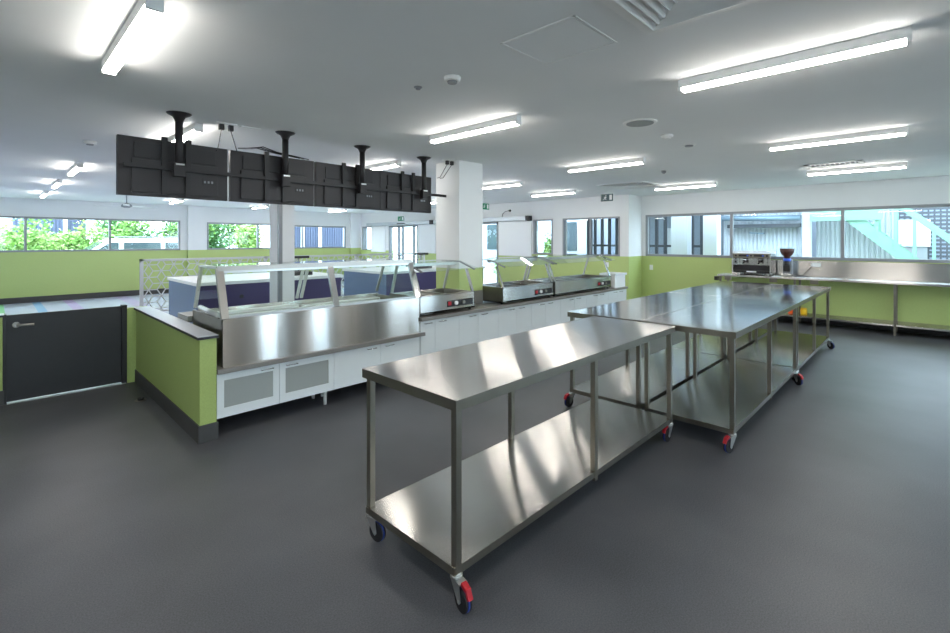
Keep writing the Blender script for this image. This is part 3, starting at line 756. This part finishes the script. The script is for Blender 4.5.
# switches
def wall_plate(name, x0, x1, y0, y1, z0, z1, lab, cat, axis):
    t = thing(name, ((x0 + x1) / 2, (y0 + y1) / 2, z0), lab, cat)
    B(x0, x1, y0, y1, z0, z1, .002).build('plate', M['whitepl'], t)
    return t
t = wall_plate('light_switch', KX1 - .012, KX1 - .001, 4.76, 4.84, .89, 1.01, 'white switch plate on the green wall under the ribbon window corner', 'switch', 'x')
B(KX1 - .018, KX1 - .012, 4.785, 4.815, .93, .97).build('rocker', M['cab'], t)
t = wall_plate('light_switch', FX - .012, FX - .001, 5.55, 5.63, .95, 1.07, 'white switch plate on the green wall behind the end of the counter', 'switch', 'x')
B(FX - .018, FX - .012, 5.575, 5.605, .99, 1.03).build('rocker', M['cab'], t)

# ------------------------------------------------------------------ steel wall bench under the ribbon window
t = thing('wall_bench', (10.8, .9, 0), 'long stainless bench with splashback under the ribbon window', 'bench')
BY0, BY1 = -2.4, 3.14
B(10.50, 11.07, BY0, BY1, .862, .90, .003).build('worktop', M['topy'], t)
B(11.072, 11.085, BY0, 3.03, .90, 1.205, .001).build('splashback', M['topy'], t)
B(10.52, 11.06, BY0 + .02, BY1 - .02, .155, .185, .002).build('lower_shelf', M['topy'], t)
for yy in (3.09, 1.80, .393, -1.05):
    for xx in (10.535, 11.04): B(xx - .017, xx + .017, yy - .017, yy + .017, 0, .863, .002).build('leg', M['leg'], t)
for yy in (2.95, 2.15, 1.5): B(10.52, 10.56, yy - .06, yy + .06, .79, .862).build('bracket', M['leg'], t)
# espresso machine
ex, y0, y1 = 10.55, 2.20, 2.87
t = thing('espresso_machine', (10.78, 2.53, .90), 'chrome two-group espresso machine on the wall bench', 'coffee machine')
B(ex + .08, ex + .44, y0 + .02, y1 - .02, .945, 1.10, .006).build('base', M['blackp'], t)
B(ex + .17, ex + .42, y0 + .03, y1 - .03, 1.10, 1.33, .004).build('back_panel', M['chrome'], t)
B(ex + .02, ex + .44, y0, y1, 1.245, 1.335, .008).build('head', M['leg'], t)
B(ex + .03, ex + .20, y0 + .02, y1 - .02, .955, .995, .004).build('drip_tray', M['blackp'], t)
B(ex + .018, ex + .030, y0 + .25, y1 - .25, .962, .985).build('badge', M['white'], t)
m = MB(); m.box(ex + .02, ex + .44, y0 - .005, y1 + .005, 1.335, 1.35, .003); m.beam((ex + .04, y0, 1.375), (ex + .04, y1, 1.375), .012, .012); m.beam((ex + .42, y0, 1.375), (ex + .42, y1, 1.375), .012, .012)
for a in (ex + .04, ex + .42):
    for b in (y0 + .01, y1 - .01): m.box(a - .006, a + .006, b - .006, b + .006, 1.35, 1.38)
m.build('cup_rail', M['white'], t)
for i, b in enumerate((y0 - .003, y1 - .015)): B(ex + .0, ex + .44, b, b + .018, .95, 1.345, .004).build('side_panel', M['chrome'], t)
for b in (y0 + .20, y1 - .20):
    g = MB().tube((ex + .10, b, 1.17), (ex + .10, b, 1.25), .036, 18).build('group_head', M['chrome'], t)
    MB().tube((ex + .10, b, 1.165), (ex - .03, b, 1.145), .014, 10).build('portafilter', M['blackp'], g)
    k = B(ex + .012, ex + .02, b - .09, b + .09, 1.275, 1.315).build('button_panel', M['black'], t)
    B(ex + .009, ex + .012, b - .085, b - .055, 1.283, 1.307).build('display', M['blueled'], k)
for b in (y0 + .06, y1 - .06, (y0 + y1) / 2):
    MB().tube((ex + .0, b, 1.295), (ex + .03, b, 1.295), .018, 14).build('steam_knob', M['blackp'], t)
for b in (y0 + .055, y1 - .055): MB().path([(ex + .04, b, 1.25), (ex + .02, b, 1.15), (ex + .05, b, 1.06)], .006, 8).build('steam_wand', M['chrome'], t)
for a in (ex + .12, ex + .40):
    for b in (y0 + .08, y1 - .08): MB().lathe([(.028, .9005), (.022, .945)], (a, b, 0), 14).build('foot', M['white'], t)
# grinder
gx, gy = 10.74, 1.955
t = thing('coffee_grinder', (gx, gy, .90), 'coffee grinder with bean hopper and blue collar beside the espresso machine', 'coffee grinder')
B(gx - .11, gx + .12, gy - .085, gy + .085, .9005, .955, .008).build('base', M['chrome'], t)
B(gx - .01, gx + .12, gy - .075, gy + .075, .955, 1.23, .012).build('body', M['grey'], t)
MB().lathe([(.045, 1.10), (.045, 1.20)], (gx - .05, gy, 0), 18).build('doser', M['blackp'], t)
B(gx - .10, gx - .01, gy - .05, gy + .05, 1.0, 1.12, .006).build('spout', M['blackp'], t)
MB().lathe([(.062, 1.195), (.062, 1.25)], (gx - .02, gy, 0), 20).build('collar', M['blueled'], t)
hp = MB().lathe([(.045, 1.25), (.055, 1.29), (.092, 1.33), (.114, 1.38), (.120, 1.44), (.112, 1.44)], (gx - .02, gy, 0), 24).build('hopper', M['bean'], t)
MB().lathe([(.119, 1.4405), (.119, 1.465), (.03, 1.475), (.025, 1.485)], (gx - .02, gy, 0), 24).build('hopper_lid', M['cglass'], hp)
t = thing('power_outlet', (11.06, 1.56, 1.07), 'white double power point on the splashback right of the coffee grinder', 'power outlet')
B(11.058, 11.0715, 1.47, 1.63, 1.085, 1.165, .002).build('plate', M['whitepl'], t)
p = B(11.02, 11.058, 1.575, 1.615, 1.10, 1.14, .004).build('plug', M['whitepl'], t)
MB().path([(11.03, 1.60, 1.10), (11.0, 1.68, 1.0), (10.98, 1.74, .92), (10.97, 1.85, .906), (10.93, 1.92, .906)], .005, 6).build('lead', M['blackp'], p)
t = thing('tamping_mat', (10.84, 1.72, .90), 'flat black mat on the bench right of the coffee grinder', 'mat')
B(10.75, 10.95, 1.62, 1.86, .9005, .908, .002).build('pad', M['blackp'], t)
t = thing('tap_bracket', (10.57, 3.17, .77), 'black fitting on the left end of the wall bench', 'bracket')
B(10.52, 10.62, 3.1405, 3.21, .77, .85, .004).build('body', M['blackp'], t)
for y, mm, l in ((1.90, 'orange', 'small orange jar on the shelf under the wall bench, seen below the far table'), (1.70, 'yellow', 'small yellow jar on the shelf under the wall bench, right of the orange one')):
    t = thing('storage_jar', (10.8, y, .185), l, 'jar')
    MB().lathe([(.05, .0005), (.055, .01), (.055, .085), (.045, .10)], (10.8, y, .185), 20).build('jar_body', M[mm], t)
    MB().lathe([(.05, .1005), (.05, .12), (.045, .124)], (10.8, y, .185), 20).build('lid', M[mm], t)

# ------------------------------------------------------------------ dining side
t = thing('lattice_screen', (6.2, 12, 0), 'pale hexagon lattice screen dividing the dining room behind the counter', 'screen')
m = MB(); X0, X1, ZT = 2.19, 10.0, 1.20
m.box(X0, X0 + .06, 11.97, 12.03, 0, ZT); m.box(X1 - .06, X1, 11.97, 12.03, 0, ZT); m.box(X0, X1, 11.97, 12.03, ZT - .05, ZT); m.box(X0, X1, 11.97, 12.03, .05, .09)
for xx in (4.8, 7.4): m.box(xx - .03, xx + .03, 11.97, 12.03, 0, ZT)
m.build('frame', M['lattice'], t)
m = MB(); r = .155
def seg2(a, b):
    # clip to the panel in z and x, then add a flat bar
    (ax, az), (bx, bz) = a, b
    for lo, hi, k in ((.07, ZT - .03, 1), (X0 + .03, X1 - .03, 0)):
        for _ in (0, 1):
            A, Bp = (ax, az), (bx, bz)
            if A[k] > Bp[k]: ax, az, bx, bz = bx, bz, ax, az; A, Bp = Bp, A
            if Bp[k] <= lo or A[k] >= hi: return
            if A[k] < lo:
                f = (lo - A[k]) / (Bp[k] - A[k]); ax, az = A[0] + f * (Bp[0] - A[0]), A[1] + f * (Bp[1] - A[1])
            if Bp[k] > hi:
                A = (ax, az); f = (hi - A[k]) / (Bp[k] - A[k]); bx, bz = A[0] + f * (Bp[0] - A[0]), A[1] + f * (Bp[1] - A[1])
    if math.hypot(bx - ax, bz - az) < .01: return
    m.beam((ax, 12, az), (bx, 12, bz), .02, .018, up=(-(bz - az), 0, bx - ax))
ii = 0
nx = int((X1 - X0) / (1.5 * r)) + 2; nz = int(ZT / (math.sqrt(3) * r)) + 2
for i in range(nx):
    for j in range(nz):
        cx = X0 + i * 1.5 * r; cz = j * math.sqrt(3) * r + (math.sqrt(3) / 2 * r if i % 2 else 0)
        V = [(cx + r * math.cos(k * PI / 3), cz + r * math.sin(k * PI / 3)) for k in range(6)]
        for k in (0, 1, 2): seg2(V[k], V[k + 1])
        for k in (0, 2, 4): seg2((cx, cz), V[k])
m.build('lattice', M['lattice'], t)
def island(x0, x1, label, holes):
    t = thing('service_island', ((x0 + x1) / 2, 9.5, 0), label, 'counter', 'purple service islands in the dining room')
    B(x0 + .04, x1 - .04, 8.64, 10.36, 0, .845).build('body', M['purple'], t)
    B(x0 + .02, x0 + .04, 8.62, 10.38, 0, .845).build('end_panel', M['bluelam'], t)
    B(x0, x1, 8.60, 10.42, .846, .90, .004).build('worktop', M['white'], t)
    for h in holes: MB().tube((h, 8.64, .62), (h, 8.632, .62), .035, 16).build('cable_grommet', M['black'], t)
    return t
island(2.33, 5.02, 'purple service island with steel-blue end seen behind the left of the display case', [3.05, 3.9])
island(6.05, 9.3, 'purple service island seen beyond the first food warmer', [7.0])
def register(x, y, label):
    t = thing('cash_register', (x, y, .9), label, 'cash register', 'cash registers on the service islands')
    B(x - .2, x + .2, y - .2, y + .2, .9005, .97, .006).build('drawer_base', M['blackp'], t)
    MB().tube((x, y, .97), (x, y, 1.235), .016, 12).build('stand', M['grey'], t)
    B(x - .21, x + .21, y - .04, y, 1.235, 1.285, .004).build('display', M['black'], t)
register(4.35, 9.2, 'black till on the left service island, its display showing over the display case')
register(7.55, 9.2, 'black till on the right service island, just left of the white square column')

# ------------------------------------------------------------------ outdoors, garden side
def shrub(x, y, rad, h, mats, label, n=1500, size=.13, seed=0, name='shrub'):
    rng = random.Random(seed)
    t = thing(name, (x, y, -.12), label, 'shrub', 'shrubs outside the garden windows')
    MB().path([(x, y, -.12), (x + .05, y, h * .4), (x, y, h * .75)], .04, 8).build('stem', M['bark'], t)
    m = MB()
    for k in range(7):
        m.mi = k % len(mats)
        cx, cy, cz = x + rng.uniform(-.5, .5) * rad, y + rng.uniform(-.5, .5) * rad, h * rng.uniform(.35, .72)
        m.leaf_cloud((cx, cy, cz), (rad * .62, rad * .62, h * .34), n // 7, size, rng=rng)
    m.build('foliage', [M[k] for k in mats], t, recalc=False)
sh = [(-.5, 19.0, 1.0, 2.1, ('leafA', 'leafC'), 'pale shrub outside at the left end of the garden window'),
      (.9, 21.6, 1.1, 2.5, ('leafA', 'leafC'), 'bright rounded shrub outside in the middle pane of the left window'),
      (2.3, 22.1, 1.1, 2.5, ('leafC', 'leafA'), 'yellow-green shrub behind the white car bonnet'),
      (3.9, 22.6, 1.1, 2.8, ('leafB', 'leafA'), 'darker shrub behind the roof of the white car'),
      (5.7, 22.9, 1.1, 2.9, ('leafA', 'leafB'), 'bushy shrub behind the rear of the white car'),
      (6.25, 21.2, .75, 2.9, ('leafB', 'leafB', 'leafA'), 'dark green shrub in the window left of the dining column'),
      (7.75, 21.2, .75, 2.7, ('leafC', 'leafA'), 'light leafy shrub in the window just left of the dining column')]
sh += [(3.6, 25.0, 1.3, 4.0, ('leafB', 'leafA'), 'tall tree crown behind the roof of the white car'), (6.3, 25.2, 1.3, 4.0, ('leafB', 'leafA'), 'tall tree crown at the right end of the left garden window'), (8.4, 25.6, 1.3, 3.8, ('leafA', 'leafB'), 'tall tree crown seen left of the dining column')]
for i, (x, y, r, h, mm, l) in enumerate(sh): shrub(x, y, r, h, mm, l, 2600, .17, i + 3)
def shed(name, x0, x1, y0, y1, h, label, posts):
    t = thing(name, ((x0 + x1) / 2, y0, -.12), label, 'shed')
    m = MB(); n = int((x1 - x0) / .12)
    pts = [(x0, y0 + .1)]
    for i in range(n): a = x0 + (x1 - x0) * i / n; w = (x1 - x0) / n; pts += [(a, y0), (a + w * .6, y0), (a + w * .6, y0 + .03), (a + w, y0 + .03)]
    pts += [(x1, y1), (x0, y1)]
    m.prism(pts[1:], 'z', -.12, h); m.build('cladding', M['shed'], t)
    for p in posts: B(p - .07, p + .07, y0 - .1, y0 - .02, -.12, h).build('post', M['white'], t)
    B(x0 - .1, x1 + .1, y0 - .15, y1 + .1, h, h + .1).build('roof', M['white'], t)
shed('garden_shed', .6, 2.9, 26.5, 28, 3.4, 'blue clad shed far behind the bright shrubs', [2.2])
shed('storage_shed', 9.3, 13.2, 20.5, 22, 3.2, 'blue clad shed outside the garden window right of the dining column', [9.85, 10.7, 12.6])
# white car
t = thing('parked_car', (3.3, 19.4, -.12), 'white car parked outside the left garden window', 'car')
g = -.12
body = [(1.0, g + .35), (5.5, g + .35), (5.55, g + .75), (5.5, g + 1.12), (2.35, g + 1.12), (1.15, g + .98), (.95, g + .7)]
MB().prism(body, 'y', 18.55, 20.3).build('body', M['carpaint'], t)
cab = [(1.75, g + 1.10), (2.55, g + 1.68), (2.75, g + 1.745), (4.95, g + 1.755), (5.25, g + 1.70), (5.45, g + 1.10)]
MB().prism(cab, 'y', 18.68, 20.17).build('cabin', M['carpaint'], t)
MB().prism([(1.98, g + 1.14), (2.62, g + 1.62), (2.85, g + 1.62), (2.85, g + 1.14)], 'y', 18.665, 18.675).build('front_window', M['carglass'], t)
for a, b in ((2.98, 4.0), (4.12, 5.1)): MB().box(a, b, 18.665, 18.675, g + 1.14, g + 1.62, .004).build('side_window', M['carglass'], t)
MB().prism([(1.70, g + 1.12), (2.50, g + 1.66), (2.54, g + 1.66), (1.76, g + 1.12)], 'y', 18.8, 20.05).build('windscreen', M['carglass'], t)
m = MB(); m.beam((2.75, 18.8, g + 1.80), (5.0, 18.8, g + 1.80), .04, .03)
for a in (2.8, 3.85, 4.95): m.box(a - .04, a + .04, 18.77, 18.83, g + 1.74, g + 1.80)
m.build('roof_rack', M['grey'], t)
t.scale.z = 1.02
for a in (1.85, 4.7):
    for y in (18.53, 20.12):
        w = MB().tube((a, y, g + .33), (a, y + .2, g + .33), .33, 28).build('wheel', M['rubber'], t)
        MB().tube((a, y - .01, g + .33), (a, y + .21, g + .33), .19, 20).build('hub', M['grey'], w)

# ------------------------------------------------------------------ outdoors, ribbon window side
def bars(name, x, y0, y1, z0, z1, step, w, mat, label, cat, rails=()):
    t = thing(name, (x, (y0 + y1) / 2, z0), label, cat)
    m = MB(); n = int((y1 - y0) / step)
    for i in range(n + 1):
        y = y0 + (y1 - y0) * i / n; m.box(x - w / 2, x + w / 2, y - w / 2, y + w / 2, z0, z1)
    m.build('bar', M[mat], t)
    for r in rails: B(x - .03, x + .03, y0, y1, r - .03, r + .03).build('rail', M[mat], t)
    return t
bars('bar_fence', 12.6, 3.9, 7.4, -.12, 2.75, .22, .07, 'darkclad', 'dark vertical bar fence outside the corner windows', 'fence', (1.45,))
t = thing('plant_room', (16, 6.2, -.12), 'dark clad building beyond the bar fence outside', 'building')
B(15.5, 17, 3.2, 7.7, -.12, 3.6).build('wall', M['block'], t)
for a in (4.6, 5.7, 7.2): B(15.46, 15.5, a, a + .45, 1.1, 2.0).build('window', M['alu'], t)
tag(B(11.35, 15.4, 5.3, 9.0, 2.85, 3.0).build('walkway_shade_roof', M['conc']), 'unseen concrete roof added to shade the walkway outside the corner windows', 'roof')  # slab added overhead to darken the walkway
for i, (y0, y1, l) in enumerate([(4.64, 4.25, 'white outdoor post between the dark louvres, nearer the room corner'), (3.88, 3.57, 'white outdoor post at the right of the dark louvres')]):
    x = 11.9
    tag(B(x, x + .3, y1, y0, -.12, 3.2).build('outdoor_post', M['owhite']), l, 'post')
def corr(name, x, y0, y1, z1, label):
    t = thing(name, (x, (y0 + y1) / 2, -.12), label, 'wall')
    m = MB(); n = int((y1 - y0) / .09); pts = [(x + .15, y0)]
    for i in range(n):
        a = y0 + (y1 - y0) * i / n; w = (y1 - y0) / n
        pts += [(x, a), (x, a + w * .55), (x + .025, a + w * .7), (x + .025, a + w * .95)]
    pts += [(x + .15, y1)]
    m.prism(pts, 'z', -.12, z1); m.build('cladding', M['clad'], t)
    return t
corr('cladding_wall', 14.2, 2.30, 4.1, 3.2, 'white ribbed cladding wall outside behind the espresso machine')
tag(B(12.9, 18, 1.2, 5.25, 3.2, 3.35).build('yard_shade_roof', M['block']), 'flat roof added to shade the outdoor ribbed walls and pipe', 'roof')  # unseen roof put in to shade this part of the yard
corr('cladding_wall', 14.6, .55, 2.05, 3.2, 'white ribbed cladding wall outside left of the green stair')
tag(B(13.9, 14.15, 2.06, 2.22, -.12, 3.2).build('outdoor_post', M['owhite']), 'white outdoor post between the two ribbed walls', 'post')
m = MB(); m.tube((13.9, 2.25, 2.16), (13.9, 4.3, 2.20), .07, 14)
for yy in (2.6, 3.4, 4.0): m.beam((13.9, yy, 2.18), (14.22, yy, 2.18), .03, .03)
tag(m.build('duct_pipe', M['pipe']), 'horizontal grey pipe outside above the espresso machine', 'pipe')
tag(MB().box(13.86, 14.0, 2.25, 3.9, 1.93, 2.02).box(13.95, 14.21, 2.7, 2.74, 1.95, 2.0).box(13.95, 14.21, 3.5, 3.54, 1.95, 2.0).build('pipe_tray', M['darkclad']), 'dark tray under the outdoor pipe', 'tray')
t = thing('outdoor_tap', (14.1, 3.05, 1.9), 'small tap arm on the ribbed wall outside', 'tap')
MB().path([(14.2, 3.1, 1.78), (14.0, 3.1, 1.78), (13.95, 3.4, 1.80)], .018, 8).build('arm', M['pipe'], t)
# mint green stair
t = thing('steel_stair', (13.6, .2, -.12), 'mint green steel stair outside the right end of the ribbon window', 'stair')
def stair_pt(y, off): return 1.877 + (1.05 - y) * -.98 + off    # falls towards -y
for xx in (13.5, 14.4):
    MB().beam((xx, 1.9, stair_pt(1.9, .05)), (xx, -1.2, stair_pt(-1.2, .05)), .02, .23, up=(0, .7, .7)).build('stringer', M['mint'], t)
for k in range(12):
    y = 1.75 - k * .24; z = stair_pt(y, .12)
    B(13.5, 14.4, y - .13, y + .13, z - .02, z + .01).build('tread', M['mint'], t)
for xx in (13.5, 14.4):
    MB().beam((xx, 1.9, stair_pt(1.9, 1.10)), (xx, -1.2, stair_pt(-1.2, 1.10)), .05, .11, up=(0, .7, .7)).build('handrail', M['mint'], t)
    for k in range(9):
        y = 1.7 - k * .30
        B(xx - .02, xx + .02, y - .025, y + .025, stair_pt(y, .05), stair_pt(y, 1.08)).build('baluster', M['mint'], t)
B(13.44, 13.49, .7, 2.0, 2.05, 2.55).build('landing_beam', M['mint'], t)
bars('mesh_fence', 16.5, -4.0, 1.2, -.12, 3.4, .11, .035, 'darkclad', 'dark mesh screen beyond the green stair', 'fence', tuple(.1 * i for i in range(1, 34)))
t = thing('outdoor_unit', (15.85, .28, -.12), 'white box unit beyond the green stair', 'unit')
B(15.5, 16.2, -.05, .62, 1.45, 2.1, .02).build('casing', M['owhite'], t)
B(15.55, 16.15, 0, .57, -.12, 1.449).build('stand', M['grey'], t)
tag(B(19, 19.3, -8, 14, -.12, 4.2).build('boundary_wall', M['block']), 'pale boundary wall far outside', 'wall')
# beyond the far wall
t = thing('neighbour_block', (15.6, 11.5, -.12), 'pale building with windows beyond the far wall glazing', 'building')
B(15.5, 17, 9.1, 19, -.12, 4).build('wall', M['clad'], t)
for a in (9.6, 11.6, 13.4, 15.2): B(15.46, 15.5, a, a + .8, 1.2, 2.3).build('window', M['carglass'], t)
for i, (x, y, r, h, l) in enumerate([(13.6, 9.4, .5, 1.9, 'green shrub outside the small far window'), (13.9, 11.6, .6, 1.7, 'low green shrub outside right of the square column'), (13.4, 14.9, .6, 1.4, 'low shrub outside the glazed double doors')]):
    shrub(x, y, r, h, ('leafA', 'leafC'), l, 1200, .13, 50 + i)

# ------------------------------------------------------------------ light and camera
w = bpy.data.worlds.new('sky'); SC.world = w; w.use_nodes = True
bg = w.node_tree.nodes['Background']
bg.inputs['Color'].default_value = (0.68, 0.85, 1.0, 1); bg.inputs['Strength'].default_value = 7.2

cam = bpy.data.cameras.new('camera'); co = bpy.data.objects.new('camera', cam); COL.objects.link(co)
F_PX, CY, YAW = 467.9, 240.4, 44.04
cam.sensor_width = 36; cam.lens = F_PX / 950 * 36
cam.shift_y = -(316.5 - CY) / 950
co.location = (0, 0, 1.6)
co.rotation_euler = (PI / 2, 0, math.radians(YAW) - PI / 2)
cam.clip_start = .05; cam.clip_end = 200
SC.camera = co
SC.view_settings.view_transform = 'Standard'; SC.view_settings.look = 'None'
SC.view_settings.exposure = 0.9; SC.view_settings.gamma = 1.0
SC.view_settings.use_curve_mapping = False
SC.cycles.transparent_max_bounces = 24
SC.cycles.max_bounces = 10
SC.cycles.diffuse_bounces = 5
SC.cycles.sample_clamp_indirect = 8.0
